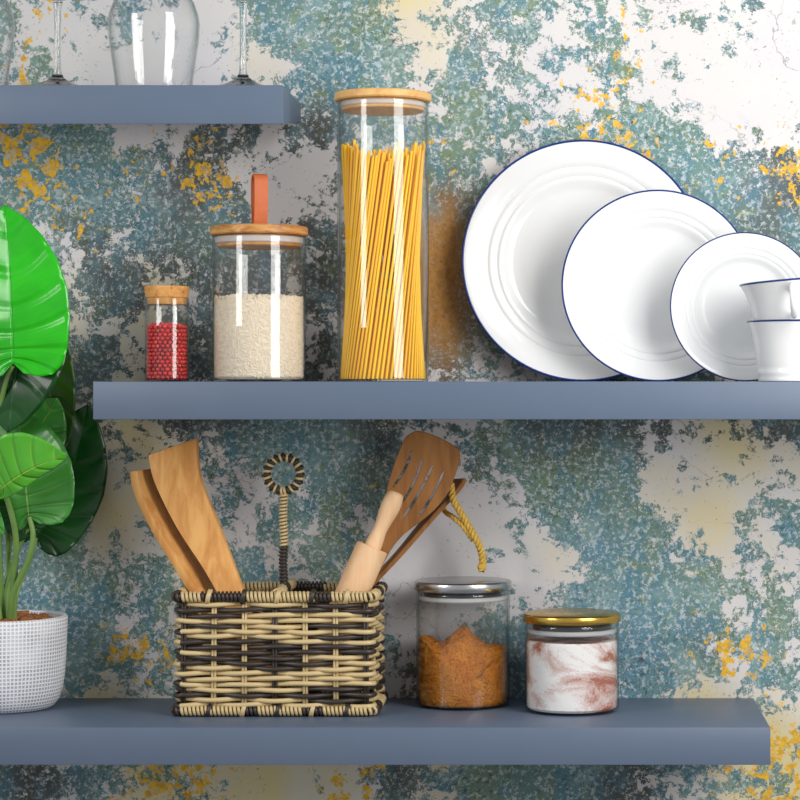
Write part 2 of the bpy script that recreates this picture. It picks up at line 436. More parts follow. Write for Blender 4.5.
def build_wall():
    step_px = 25.0
    x0, x1, y0, y1 = -700, 1700, -700, 1560
    nx = int((x1 - x0) / step_px) + 1; ny = int((y1 - y0) / step_px) + 1
    vs = []; cov = []; yel = []; paint = []; cream = []; brown = []
    def cell(ci, ri):
        ri = ri if 0 <= ri < 32 else (-ri - 1 if ri < 0 else 63 - ri)
        ri = max(0, min(31, ri))
        return GRID[ri][ci % 24]
    def sample(px, py):
        u = (px % PERIOD) / PERIOD * 24 - 0.5; v = py / 25.0 - 0.5
        ci, ri = math.floor(u), math.floor(v); fu, fv = u - ci, v - ri
        acc = [0.0] * 7
        for dx, dy, wt in ((0, 0, (1 - fu) * (1 - fv)), (1, 0, fu * (1 - fv)), (0, 1, (1 - fu) * fv), (1, 1, fu * fv)):
            t = cell(ci + dx, ri + dy)
            h = lin(HUE[t[0].lower()])
            for q, val in enumerate((h[0], h[1], h[2], int(t[1]) / 9, int(t[2]) / 9, 1.0 if t[0].isupper() else 0.0, 1.0 if t[0] == 'o' else 0.0)):
                acc[q] += wt * val
        return acc
    for j in range(ny):
        for i in range(nx):
            px, py = x0 + i * step_px, y0 + j * step_px
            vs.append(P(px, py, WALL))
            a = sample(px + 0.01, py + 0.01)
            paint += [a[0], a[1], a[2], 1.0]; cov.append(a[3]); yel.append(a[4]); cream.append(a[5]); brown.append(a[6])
    fs = [(j * nx + i, (j + 1) * nx + i, (j + 1) * nx + i + 1, j * nx + i + 1) for j in range(ny - 1) for i in range(nx - 1)]
    n = len(vs)
    back = [Vector((p.x, p.y + 0.1, p.z)) for p in (vs[0], vs[nx - 1], vs[-1], vs[n - nx])]
    me = bpy.data.meshes.new('wall_back')
    i0, i1, i2, i3 = 0, nx - 1, n - 1, n - nx
    me.from_pydata([tuple(p) for p in vs + back], [], fs + [(n, n + 1, n + 2, n + 3), (i0, n, n + 3, i3), (i1, i2, n + 2, n + 1), tuple(range(nx)) + (n + 1, n), tuple(range(i2, i3 - 1, -1)) + (n + 3, n + 2)])
    for nm, dat in (('cov', cov), ('yel', yel), ('cream', cream), ('brown', brown)):
        at = me.attributes.new(nm, 'FLOAT', 'POINT'); at.data.foreach_set('value', dat + [0.0] * 4)
    at = me.attributes.new('paint', 'FLOAT_COLOR', 'POINT'); at.data.foreach_set('color', paint + [0.3, 0.3, 0.3, 1.0] * 4)
    o = bpy.data.objects.new('wall_back', me); C.objects.link(o)
    o['kind'] = 'structure'; o['label'] = 'distressed wallpaper wall of peeling teal, cream and yellow paint'; o['category'] = 'wall'

    t = NT('peeling_paint')
    v = t.coord()
    cov = t.attr('cov').outputs['Fac']; yel = t.attr('yel').outputs['Fac']; crm = t.attr('cream').outputs['Fac']
    pnt = t.attr('paint').outputs['Color']
    big = t.noise(v, 36, 9, 0.70, 0.3)
    fine = t.noise(v, 230, 5, 0.72)
    mid = t.noise(v, 120, 6, 0.70, 0.3)
    # patchy paint cover: crisp flaked edges
    nn = t.math('ADD', t.math('MULTIPLY', big, 0.72), t.math('MULTIPLY', mid, 0.28))
    nn = t.math('ADD', nn, t.math('MULTIPLY_ADD', fine, 0.10, -0.05))
    thr = t.math('MULTIPLY_ADD', cov, -0.38, 0.69)
    d = t.math('SUBTRACT', nn, thr)
    m_paint = t.step(d, -0.006, 0.010)
    # flecks of plaster through the paint, flecks of dark on the plaster
    fl = t.step(t.math('ADD', fine, t.math('MULTIPLY', t.math('SUBTRACT', mid, 0.5), 0.7)), 0.60, 0.635)
    m_paint = t.math('MULTIPLY', m_paint, t.math('SUBTRACT', 1.0, t.math('MULTIPLY', t.math('MULTIPLY', fl, 0.8), t.math('SUBTRACT', 1.0, t.math('MULTIPLY', t.attr('brown').outputs['Fac'], 0.8)))))
    plaster = t.mix(crm, rgba((212, 209, 208)), rgba((216, 202, 156)))
    soft = t.noise(v, 9, 4, 0.6)
    plaster = t.mix(t.step(soft, 0.4, 0.7, 0.0, 0.5), plaster, rgba((202, 200, 210)))
    plaster = t.mix(t.math('MULTIPLY', t.step(mid, 0.58, 0.66), t.math('MULTIPLY', crm, 0.6)), plaster, rgba((232, 200, 110)))
    dots = t.step(t.noise(v, 330, 2, 0.5), 0.68, 0.72)
    dots = t.math('MULTIPLY', dots, t.step(t.noise(v, 30, 3), 0.42, 0.60))
    # painted colour, mottled lighter, bluer and darker
    hue_n = t.noise(t.coord('Object', (1.0, 1, 0.55)), 34, 5, 0.65)
    keep = t.math('SUBTRACT', 1.0, t.math('MULTIPLY', t.attr('brown').outputs['Fac'], 0.92))
    bw = t.n('ShaderNodeRGBToBW'); t.link(pnt, bw.inputs[0])
    lightish = t.step(bw.outputs[0], 0.115, 0.20, 0.55, 1.0)
    keep2 = t.math('MULTIPLY', keep, lightish)
    tone = lambda f_: t.math('MULTIPLY', f_, keep2)
    p1 = t.mix(tone(t.step(hue_n, 0.47, 0.60, 0.0, 0.65)), pnt, rgba((84, 132, 152)))
    p1 = t.mix(tone(t.step(t.noise(v, 17, 6, 0.7, 0.4), 0.50, 0.64, 0.0, 0.55)), p1, rgba((146, 172, 170)))
    p1 = t.mix(tone(t.step(t.noise(v, 52, 5, 0.7), 0.52, 0.68, 0.0, 0.7)), p1, rgba((126, 142, 96)))
    p1 = t.mix(tone(t.step(t.noise(v, 150, 5, 0.7), 0.52, 0.60, 0.0, 0.7)), p1, rgba((194, 206, 212)))
    p1 = t.mix(tone(t.math('MULTIPLY', t.step(t.noise(v, 170, 6, 0.75), 0.52, 0.60), t.step(soft, 0.38, 0.62, 0.2, 0.7))), p1, rgba((62, 70, 70)))
    p1 = t.mix(t.math('MULTIPLY', t.math('SUBTRACT', 1.0, keep), t.step(mid, 0.40, 0.62, 0.0, 0.6)), p1, rgba((134, 88, 34)))
    edge = t.step(t.math('ABSOLUTE', d), 0.0, 0.020, 0.35, 0.0)
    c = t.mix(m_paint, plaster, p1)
    c = t.mix(t.math('MULTIPLY', edge, m_paint), c, rgba((66, 72, 70)))
    c = t.mix(t.math('MULTIPLY', dots, 0.75), c, rgba((70, 68, 66)))
    # yellow flakes
    yn = t.math('ADD', t.math('MULTIPLY', t.noise(v, 58, 6, 0.6, 0.3), 0.8), t.math('MULTIPLY', fine, 0.2))
    yt = t.math('MULTIPLY_ADD', yel, -0.26, 0.64)
    m_y = t.math('MULTIPLY', t.step(t.math('SUBTRACT', yn, yt), 0.0, 0.02), t.step(yel, 0.02, 0.12))
    m_y = t.math('MULTIPLY', m_y, t.math('SUBTRACT', 1.0, t.math('MULTIPLY', t.step(t.noise(v, 150, 5, 0.75), 0.50, 0.60), 0.75)))
    c = t.mix(m_y, c, t.mix(t.step(mid, 0.42, 0.6), rgba((238, 186, 40)), rgba((206, 160, 62))))
    # hairline cracks
    vo = t.n('ShaderNodeTexVoronoi', feature='DISTANCE_TO_EDGE')
    wv = t.n('ShaderNodeVectorMath', operation='ADD')
    cb = t.n('ShaderNodeTexNoise'); t.link(v, cb.inputs['Vector']); cb.inputs['Scale'].default_value = 14; cb.inputs['Detail'].default_value = 5
    sv = t.n('ShaderNodeVectorMath', operation='SCALE'); t.link(cb.outputs['Color'], sv.inputs[0]); sv.inputs['Scale'].default_value = 0.16
    t.link(v, wv.inputs[0]); t.link(sv.outputs[0], wv.inputs[1]); t.link(wv.outputs[0], vo.inputs['Vector'])
    vo.inputs['Scale'].default_value = 5.0
    ck = t.math('MULTIPLY', t.step(vo.outputs['Distance'], 0.0, 0.006, 1, 0), t.step(soft, 0.46, 0.6))
    c = t.mix(t.math('MULTIPLY', ck, 0.55), c, rgba((60, 58, 56)))
    t.bsdf(c, 0.8, 0.25, 0, t.bump(t.math('ADD', m_paint, t.math('MULTIPLY', fine, 0.5)), 0.25, 0.0008))
    me.materials.append(t.m)
build_wall()
m = MB(); m.box((-1.6, -3.6, -0.05), (1.6, WALL + 0.1, 0.0))
fl_ = m.build('floor', plain('pale_floor', (176, 170, 160), 0.6, nscale=3, var=0.05), None, smooth=False)
fl_['kind'] = 'structure'

# ------------------------------------------------------------------ shelves
def shelf(x0, x1, ytop, ybot, yf, taper, label, depth_px=None):
    kk = k(yf)
    xa, xb = (x0 - HX) * kk, (x1 - HX) * kk
    zt, zb = Z0 + (HY - ytop) * kk, Z0 + (HY - ybot) * kk
    m = MB()
    yb = WALL - 0.0005
    m.add([(xa, yf, zb), (xb, yf, zb), (xb, yb, zb + taper), (xa, yb, zb + taper),
           (xa, yf, zt), (xb, yf, zt), (xb, yb, zt), (xa, yb, zt)],
          [(0, 3, 2, 1), (4, 5, 6, 7), (0, 1, 5, 4), (1, 2, 6, 5), (2, 3, 7, 6), (3, 0, 4, 7)])
    o = m.build('floating_shelf', 'shelf', None, bevel=0.0009, origin=((xa + xb) / 2, yb, zb))
    tag(o, label, 'shelf')
    return zt
YT = 0.070
ZT = shelf(-190, 283, 85, 124, YT, 0.0215, 'short blue-grey floating shelf at the top holding the wine glasses')
ZM = shelf(93, 1000, 381.5, 419.5, 0.0, 0.0, 'blue-grey floating shelf in the middle holding plates and pantry jars')
ZL = shelf(-200, 770.5, 727.5, 765, 0.0, 0.0, 'blue-grey floating shelf at the bottom holding pot, basket and two jars')

# ------------------------------------------------------------------ wine glasses
def wine_glass(loc, label, inverted=False, group=None):
    o = thing('wine_glass', label, 'wine glass', loc, group)
    b = o.location.copy()
    foot = [(0, 0.0), (0.0425, 0.0), (0.0442, 0.0009), (0.0425, 0.002), (0.033, 0.0050), (0.022, 0.0085), (0.013, 0.0125), (0.0072, 0.0165), (0.0062, 0.0195), (0.0, 0.0195)]
    stem = [(0, 0.0195), (0.0052, 0.0195), (0.0044, 0.024), (0.0038, 0.035), (0.0036, 0.07), (0.0042, 0.095), (0.0062, 0.104), (0, 0.106)]
    outer = [(0.0, 0.104), (0.008, 0.106), (0.022, 0.113), (0.036, 0.124), (0.046, 0.138), (0.0512, 0.153), (0.0525, 0.163), (0.0515, 0.18), (0.0485, 0.202), (0.0455, 0.222), (0.0435, 0.2405)]
    inner = [(r - 0.0013, z) for r, z in outer[::-1][1:-2]]
    bowl = outer + [(0.0430, 0.2412), (0.0424, 0.2405)] + inner + [(0.012, 0.1095), (0.0, 0.1085)]
    for nm, pr in (('foot', foot), ('stem', stem), ('bowl', bowl)):
        m = MB()
        if inverted: pr = [(r, 0.2412 - z) for r, z in pr]
        m.lathe(pr, b, 72)
        m.build(nm, 'glass' if nm == 'bowl' else 'solid_glass', o, sharp=0.9)
    return o
ycg = YT + 0.060
kg = k(ycg)
def gx(px): return (px - HX) * kg
wine_glass((gx(-31), ycg - 0.004, ZT), 'upside-down wine glass cut off by the picture edge, left of the first stem', True)
wine_glass((gx(57.5), ycg, ZT), 'upright wine glass left of the large upside-down glass, only foot and stem in view')
wine_glass((gx(154.5), ycg - 0.004, ZT), 'upside-down wine glass with its whole bowl in view on the top shelf', True)
wine_glass((gx(243), ycg, ZT), 'upright wine glass at the right end of the top shelf')

# ------------------------------------------------------------------ jars
def jar_body(root, R, h, th=0.0018, base=0.0022):
    c = root.location.copy()
    m = MB()
    pr = [(0, 0.0008), (R - 0.006, 0.0008), (R - 0.003, 0.0), (R - 0.0006, 0.0010), (R, 0.0035), (R, 0.0042), (R, h - 0.003), (R, h - 0.001), (R - th / 2, h), (R - th, h - 0.001), (R - th, h - 0.003),
          (R - th, base + 0.003), (R - th, base + 0.0022), (R - th - 0.0006, base + 0.0008), (R - th - 0.003, base), (0, base)]
    m.lathe(pr, c, 96)
    return m.build('glass_body', 'glass', root, sharp=1.2)
def disc(root, name, mat, R, z0, z1, bev=0.0015, parent=None, seg=80, R1=None):
    m = MB(); c = root.location.copy(); R1 = R1 or R
    m.lathe([(0, z0), (R - bev, z0), (R, z0 + bev), (R1, z1 - bev), (R1 - bev, z1), (0, z1)], c, seg)
    return m.build(name, mat, parent or root, sharp=0.6)

YJ = 0.118; KJ = k(YJ)
def jz(py): return Z0 + (HY - py) * KJ - ZM          # height above the middle shelf
def jx(px): return (px - HX) * KJ

# tall spaghetti jar
pj = thing('storage_jar', 'tall glass jar of spaghetti with a pale wooden lid', 'jar', (jx(383), YJ, ZM))
Rp = 45.5 * KJ
jar_body(pj, Rp, jz(102.5))
lid = disc(pj, 'lid', 'bamboo', 48.3 * KJ, jz(102), jz(94), 0.0016)
disc(pj, 'lid_plug', 'bamboo', 41.5 * KJ, jz(111.5), jz(102.1), 0.001, lid)
disc(pj, 'seal', 'seal', 43.2 * KJ, jz(108.5), jz(103.5), 0.001, lid)

# rice jar
rj = thing('storage_jar', 'glass jar of rice with a wooden lid and leather loop', 'jar', (jx(259), YJ, ZM))
Rr = 46.5 * KJ
jar_body(rj, Rr, jz(236.5))
lid = disc(rj, 'lid', 'acacia', 48.8 * KJ, jz(236), jz(227), 0.0016)
disc(rj, 'lid_plug', 'acacia', 42 * KJ, jz(247.5), jz(236.1), 0.001, lid)
disc(rj, 'seal', 'seal', 43.9 * KJ, jz(244), jz(237.5), 0.001, lid)
def leather_loop():
    m = MB()
    wd = 13.5 * KJ / 2; th = 0.0013
    top = jz(175) + ZM; bot = jz(227.5) + ZM; xc = jx(259.5)
    path = []
    for a in range(0, 19):
        an = PI * a / 18
        path.append((0.0105 * math.cos(an) * -1, top - 0.010 + 0.010 * math.sin(an)))
    path = [(-0.0055, bot), (-0.0085, bot + 0.012), (-0.0105, bot + 0.030)] + path + [(0.0105, bot + 0.030), (0.008, bot + 0.012), (0.0050, bot)]
    ring = []
    n = len(path)
    rot = Matrix.Rotation(0.32, 3, 'Z')
    vs = []
    for i, (yy, zz) in enumerate(path):
        a = path[max(0, i - 1)]; b = path[min(n - 1, i + 1)]
        ty, tz = b[0] - a[0], b[1] - a[1]; L = math.hypot(ty, tz)
        ny, nz = tz / L, -ty / L
        for sx, sn in ((-1, -1), (1, -1), (1, 1), (-1, 1)):
            p = rot @ Vector((sx * wd, yy + ny * th * sn, zz + nz * th * sn)) 
            vs.append((xc + p.x, YJ + p.y, p.z))
    fs = []
    for i in range(n - 1):
        for j in range(4):
            j2 = (j + 1) % 4
            fs.append((i * 4 + j, i * 4 + j2, i * 4 + 4 + j2, i * 4 + 4 + j))
    fs += [(0, 1, 2, 3), tuple((n - 1) * 4 + j for j in (3, 2, 1, 0))]
    m.add(vs, fs)
    return m.build('leather_loop', 'leather', lid, sharp=0.8)
leather_loop()

def rice():
    m = MB()
    R = Rr - 0.0020; c = rj.location
    z0 = 0.0028; z1 = jz(297)
    m.lathe([(0, z0), (R - 0.004, z0), (R - 0.0012, z0 + 0.003), (R - 0.0012, z1 - 0.004), (R * 0.6, z1 - 0.0005), (0, z1)], c, 64)
    rnd = random.Random(3)
    tmpl = []; fc = []
    NS, NR = 6, 5
    for i in range(NR):
        th = PI * (i + 0.5) / NR
        for j in range(NS):
            a = 2 * PI * j / NS
            tmpl.append(Vector((math.sin(th) ** 0.8 * math.cos(a) * 0.00105, math.sin(th) ** 0.8 * math.sin(a) * 0.00105, -math.cos(th) * 0.0034)))
    for i in range(NR - 1):
        for j in range(NS):
            j2 = (j + 1) % NS
            fc.append((i * NS + j, i * NS + j2, (i + 1) * NS + j2, (i + 1) * NS + j))
    fc += [tuple(range(NS))[::-1], tuple((NR - 1) * NS + j for j in range(NS))]
    for q in range(3600):
        if q < 3000:
            a = rnd.uniform(-PI, 0.0) + rnd.gauss(0, 0.25); r = R - 0.0012 - abs(rnd.gauss(0, 0.0006))
            z = rnd.uniform(z0 + 0.0035, z1 - 0.001)
            rad = Vector((math.cos(a), math.sin(a), 0)); tan = Vector((-math.sin(a), math.cos(a), 0)); up = Vector((0, 0, 1))
            b = rnd.uniform(0, 2 * PI)
            ax = (tan * math.cos(b) + up * math.sin(b) + rad * rnd.uniform(-0.25, 0.25)).normalized()
            p = rad * r + up * z
        else:
            a = rnd.uniform(0, 2 * PI); r = (R - 0.003) * math.sqrt(rnd.random())
            ax = Vector((rnd.gauss(0, 1), rnd.gauss(0, 1), rnd.gauss(0, 0.4))).normalized()
            p = Vector((r * math.cos(a), r * math.sin(a), z1 - 0.004 * max(0, (r / R - 0.6)) / 0.4 + rnd.uniform(-0.0005, 0.0012)))
        q_ = Vector((0, 0, 1)).rotation_difference(ax).to_matrix()
        m.add([c + p + q_ @ t for t in tmpl], fc)
    o = m.build('rice_grains', 'rice', None, origin=c + Vector((0, 0, z0)))
    tag(o, 'pale rice filling more than half of the leather-looped jar', 'rice', kind='stuff')
rice()

def spaghetti():
    rnd = random.Random(11)
    R = Rp - 0.0018 - 0.0026; c = pj.location; z0 = 0.0026; r0 = 0.00152
    protos = []
    lab = 'yellow spaghetti strand among the strands standing in the tall jar'
    for ring, (rr, n) in enumerate(((R - 0.0002, 58), (R * 0.885, 50), (R * 0.76, 42))):
        for i in range(n):
            a0 = 2 * PI * i / n + rnd.gauss(0, 0.003) + ring * 0.05
            if ring == 2 and rnd.random() < 0.2: continue
            # front strands lean to the right, groups of strands share a lean
            tw = 0.90 + 0.14 * math.sin(2 * a0 + 2.2) + rnd.gauss(0, 0.004)
            a1 = a0 + tw
            top = jz(152 - 6 * math.sin(2.3 * a1) + rnd.gauss(0, 3.5))
            rb, rt = rr, rr - abs(rnd.gauss(0, 0.0008))
            p0 = c + Vector((rb * math.cos(a0), rb * math.sin(a0), z0 + r0 * 0.4))
            p1 = c + Vector((rt * math.cos(a1), rt * math.sin(a1), top))
            L = (p1 - p0).length
            if not protos:
                m = MB(); m.tube([(0, 0, 0), (0, 0, 0.5), (0, 0, 1.0)], r0, 8)
                o = m.build('spaghetti_strand', 'spaghetti')
                protos.append(o)
            else:
                o = protos[0].copy(); C.objects.link(o)
            o.location = p0
            o.rotation_euler = Vector((0, 0, 1)).rotation_difference(p1 - p0).to_euler()
            o.scale = (1, 1, L)
            tag(o, lab, 'spaghetti', 'spaghetti in the tall jar')
spaghetti()

# peppercorn jar
qj = thing('spice_jar', 'small narrow glass jar of red peppercorns with a cork stopper', 'jar', (jx(167), YJ, ZM))
Rq = 21.8 * KJ
jar_body(qj, Rq, jz(298), 0.0012, 0.0020)
m = MB()
zt, zm, zb = jz(286.5), jz(295.5), jz(304.5)
m.lathe([(0, zb), (18.6 * KJ, zb), (19.2 * KJ, zb + 0.001), (19.6 * KJ, jz(298)), (20.8 * KJ, jz(297.5)), (22.4 * KJ, zt - 0.002), (21.8 * KJ, zt), (0, zt)], qj.location, 64)
m.build('stopper', 'cork', qj, sharp=0.6)
def peppers():
    rnd = random.Random(5)
    R = Rq - 0.0012; c = qj.location; rp = 0.00262
    z0 = 0.0022; z1 = jz(325)
    proto = None
    lab = 'small red peppercorn among those filling the cork-stoppered jar'
    spots = []
    row = 0; z = z0 + rp
    while z < z1:
        n = 23
        for i in range(n):
            a = 2 * PI * (i + 0.5 * (row % 2)) / n
            if math.sin(a) < 0.42: spots.append((Vector(((R - rp - 0.0003) * math.cos(a), (R - rp - 0.0003) * math.sin(a), z)), 0.0004))
        z += rp * 1.70; row += 1
    for rr, n in ((R - rp * 3.1, 17), (R - rp * 5.1, 10), (0.004, 4)):
        for i in range(n):
            a = 2 * PI * i / n + rr * 99
            spots.append((Vector((rr * math.cos(a), rr * math.sin(a), z1 - 0.001 + rnd.uniform(-0.0008, 0.0014))), 0.0004))
    for p, j in spots:
        if proto is None:
            m = MB()
            m.lathe([(0, -rp)] + [(rp * math.sin(PI * t / 8) * 0.99, -rp * math.cos(PI * t / 8)) for t in range(1, 8)] + [(0, rp)], (0, 0, 0), 12)
            o = proto = m.build('peppercorn', 'pepper', None)
        else:
            o = proto.copy(); C.objects.link(o)
        o.location = c + p + Vector((0, 0, rnd.uniform(0, j)))
        s_ = rnd.uniform(0.9, 0.985); o.scale = (s_, s_, s_)
        o.rotation_euler = (rnd.uniform(0, 6), rnd.uniform(0, 6), rnd.uniform(0, 6))
        tag(o, lab, 'peppercorn', 'peppercorns in the small jar')
    m = MB()
    Rc = R - 2 * rp - 0.0006
    m.lathe([(0, z0), (Rc, z0), (Rc, z1 - rp * 1.6), (0, z1 - rp * 1.6)], (0, 0, 0), 32)
    for r_ in range(int((z1 - z0) / (rp * 1.7))):
        for i in range(23):
            a = 2 * PI * (i + 0.5 * (r_ % 2)) / 23
            if math.sin(a) >= 0.42:
                m.lathe([(0, -rp), (rp * .7, -rp * .7), (rp, 0), (rp * .7, rp * .7), (0, rp)],
                        ((R - rp - 0.0003) * math.cos(a), (R - rp - 0.0003) * math.sin(a), z0 + rp + r_ * rp * 1.7), 8)
    o = m.build('peppercorn_filling', 'pepper', None)
    o.location = c
    tag(o, 'mass of red peppercorns behind the front ones in the cork-stoppered jar', 'peppercorns', kind='stuff')
peppers()

# ------------------------------------------------------------------ plates and cups
def plate(px, top_py, yb, tilt, label):
    """top_py: picture height of the plate's top edge; yb: depth of its lowest rim point"""
    R = 0.1
    for _ in range(30):          # radius that brings the leaning plate's top edge to that height
        R = ((HY - top_py) * k(yb + 2 * R * math.sin(tilt)) + Z0 - ZM) / (2 * math.cos(tilt))
    zc = ZM + R * math.cos(tilt) + 0.0006
    xc = (px - HX) * k(yb + R * math.sin(tilt))
    c = Vector((xc, yb + R * math.sin(tilt), zc))
    o = thing('plate', label, 'plate', (xc, yb, ZM))
    d = 0.020 * (R / 0.138) ** 0.6
    # profile: face towards +z local, rim plane at z = 0
    face = [(0, -d), (0.50 * R, -d), (0.585 * R, -d * 0.97), (0.625 * R, -d * 0.86), (0.66 * R, -d * 0.70),
            (0.685 * R, -d * 0.60), (0.70 * R, -d * 0.585), (0.712 * R, -d * 0.62), (0.724 * R, -d * 0.545), (0.765 * R, -d * 0.475), (0.778 * R, -d * 0.455), (0.788 * R, -d * 0.49), (0.80 * R, -d * 0.415),
            (0.84 * R, -d * 0.34), (0.90 * R, -d * 0.21), (0.97 * R, -d * 0.06), (0.992 * R, -0.0006), (R, -0.0012)]
    t = 0.0042
    bk = [(0.992 * R, -0.0026), (0.95 * R, -d * 0.12 - t * .8), (0.80 * R, -d * 0.42 - t), (0.66 * R, -d * 0.72 - t), (0.60 * R, -d - t * .9), (0.585 * R, -d - t - 0.002), (0.56 * R, -d - t - 0.002), (0.55 * R, -d - t), (0, -d - t)]
    # local +z points to the camera and a little up
    rot = Matrix.Rotation(PI / 2 - tilt, 3, 'X')
    m = MB(); m.lathe(face + bk, c, 128, rot)
    body = m.build('plate_body', 'porcelain', o, sharp=1.0)
    m = MB(); m.lathe([(0.983 * R, -d * 0.03 - 0.0002), (0.9925 * R, 0.0000), (1.0012 * R, -0.0010), (1.0006 * R, -0.0020), (0.9945 * R, -0.0024), (0.985 * R, -0.0026), (0.983 * R, -d * 0.03 - 0.0002)], c, 128, rot)
    rim = m.build('rim_band', 'blue_line', o); rim['label'] = 'thin blue painted rim'
    return o
TILT = math.radians(4.5)
plate(583.5, 140.0, 0.192, TILT, 'largest white plate with blue rim leaning at the back of the three')
plate(658, 190.0, 0.150, TILT, 'middle-sized white plate with blue rim between the other two')
plate(745, 232.5, 0.108, TILT, 'smallest white plate with blue rim behind the stacked cups')

def cup(px, base_py, y, R, h, tilt, label, hang, ft=1.0):
    kk = k(y)
    zb = ZM if base_py is None else Z0 + (HY - base_py) * kk
    o = thing('cup', label, 'cup', ((px - HX) * kk, y, zb))
    c = o.location.copy()
    t = 0.0022
    G = lambda q: (0.785 * ft + (q - 0.785) * (1 - 0.785 * ft) / (1 - 0.785)) if q < 1 else q
    out = [(0, 0.0012), (0.30 * R * 1.9, 0.0012), (0.32 * R * 2, 0.0), (0.775 * R, 0.0006), (0.785 * R, 0.0035), (0.775 * R, 0.0055), (0.79 * R, 0.0075), (0.80 * R, 0.0115), (0.788 * R, 0.0135), (0.80 * R, 0.017),
           (0.825 * R, 0.40 * h), (0.87 * R, 0.65 * h), (0.925 * R, 0.85 * h), (1.0 * R, h)]
    out = [(r if r < 0.73 * R else G(r / R) * R, z) for r, z in out]
    inn = [(1.0 * R - 0.0010, h + 0.0006), (1.0 * R - t, h - 0.0005), (G(0.918) * R - t, 0.85 * h), (G(0.866) * R - t, 0.65 * h), (G(0.82) * R - t, 0.38 * h), (G(0.775) * R - t, 0.012), (0, 0.0085)]
    rot = Matrix.Rotation(tilt, 3, 'Y')
    m = MB(); m.lathe(out + inn, c, 96, rot); m.build('cup_body', 'porcelain', o, sharp=0.9)
    m = MB(); m.lathe([(R - 0.0030, h - 0.0006), (R - 0.0010, h + 0.0010), (R + 0.0004, h + 0.0001), (R - 0.0002, h - 0.0012), (R - 0.0022, h - 0.0014), (R - 0.0030, h - 0.0006)], c, 96, rot)
    r_ = m.build('rim_band', 'blue_line', o); r_['label'] = 'thin blue painted rim'
    # ear handle in a vertical plane through the axis, at angle hang from straight to the camera
    dr = Vector((math.sin(hang), -math.cos(hang), 0))
    pr = [(0.89, 0.83), (1.02, 0.90), (1.17, 0.90), (1.29, 0.82), (1.34, 0.69), (1.30, 0.56), (1.20, 0.47), (1.06, 0.42), (0.83, 0.41)]
    pts = []
    for i in range(len(pr) - 1):
        for q in range(4):
            a, b = pr[i], pr[i + 1]; f_ = q / 4
            p = ((a[0] * (1 - f_) + b[0] * f_) * R, (a[1] * (1 - f_) + b[1] * f_) * h)
            pts.append(c + rot @ (dr * p[0] + Vector((0, 0, p[1]))))
    for _ in range(3):
        pts = [pts[0]] + [(pts[i - 1] + pts[i] * 2 + pts[i + 1]) / 4 for i in range(1, len(pts) - 1)] + [pts[-1]]
    m = MB(); m.tube(pts, [0.0034 + 0.0012 * abs(i / len(pts) - 0.5) for i in range(len(pts))], 12)
    m.build('handle', 'porcelain', o)
    return o
yc_ = 0.046; kc = k(yc_)
cup(798, None, yc_, 51 * kc, 60.0 * kc, 0.0, 'lower white cup of the stack, standing on the shelf', 1.25)
cup(796.5, 341.0, yc_, 52.5 * kc, 60 * kc, math.radians(-4.5), 'upper white cup stacked tilted inside the other cup', -0.10, 0.93)

# ------------------------------------------------------------------ potted plant
yp = 0.158; kp = k(yp)
pot_c = Vector(((1 - HX) * kp, yp, ZL))
plant = thing('potted_plant', 'leafy green plant in a white textured pot at the shelf left end', 'potted plant', pot_c)
def pz(py): return (HY - py) * kp + Z0 - ZL
Rpot = 65.5 * kp; hp = pz(615.5)
m = MB()
m.lathe([(0, 0.0), (0.74 * Rpot, 0.0), (0.79 * Rpot, 0.002), (0.87 * Rpot, 0.010), (0.925 * Rpot, 0.022), (0.955 * Rpot, 0.038), (0.975 * Rpot, 0.060), (0.99 * Rpot, 0.088), (Rpot, hp - 0.002), (Rpot - 0.002, hp), (Rpot - 0.0065, hp - 0.0005),
         (Rpot - 0.008, hp - 0.004), (Rpot - 0.009, hp - 0.02), (0, hp - 0.022)], pot_c, 128)
m.build('pot', 'pot', plant, uv=True, sharp=0.9)
m = MB()
m.lathe([(0, hp - 0.0212), (Rpot - 0.0098, hp - 0.0212), (Rpot - 0.0096, hp - 0.0100), (Rpot * 0.5, hp - 0.007), (0, hp - 0.006)], pot_c, 48)
soil = m.build('soil', 'soil', plant)
rnd = random.Random(2)
m = MB()
for i in range(70):
    a = rnd.uniform(0, 2 * PI); r = (Rpot - 0.018) * math.sqrt(rnd.random())
    p = pot_c + Vector((r * math.cos(a), r * math.sin(a), hp - 0.0065 + rnd.uniform(0, 0.0035)))
    sz = Vector((rnd.uniform(0.004, 0.008), rnd.uniform(0.003, 0.006), rnd.uniform(0.002, 0.0035)))
    R_ = Matrix.Rotation(rnd.uniform(0, 6), 3, 'Z') @ Matrix.Rotation(rnd.uniform(-0.5, 0.5), 3, 'X')
    vs = [p + R_ @ Vector((sz.x * x, sz.y * y * (1 - 0.3 * z), sz.z * z)) for x in (-1, 1) for y in (-1, 1) for z in (-1, 1)]
    m.add(vs, [(0, 1, 3, 2), (4, 6, 7, 5), (0, 4, 5, 1), (2, 3, 7, 6), (0, 2, 6, 4), (1, 5, 7, 3)])
ch = m.build('bark_chips', 'chip', soil, bevel=0.0008); ch['kind'] = 'stuff'

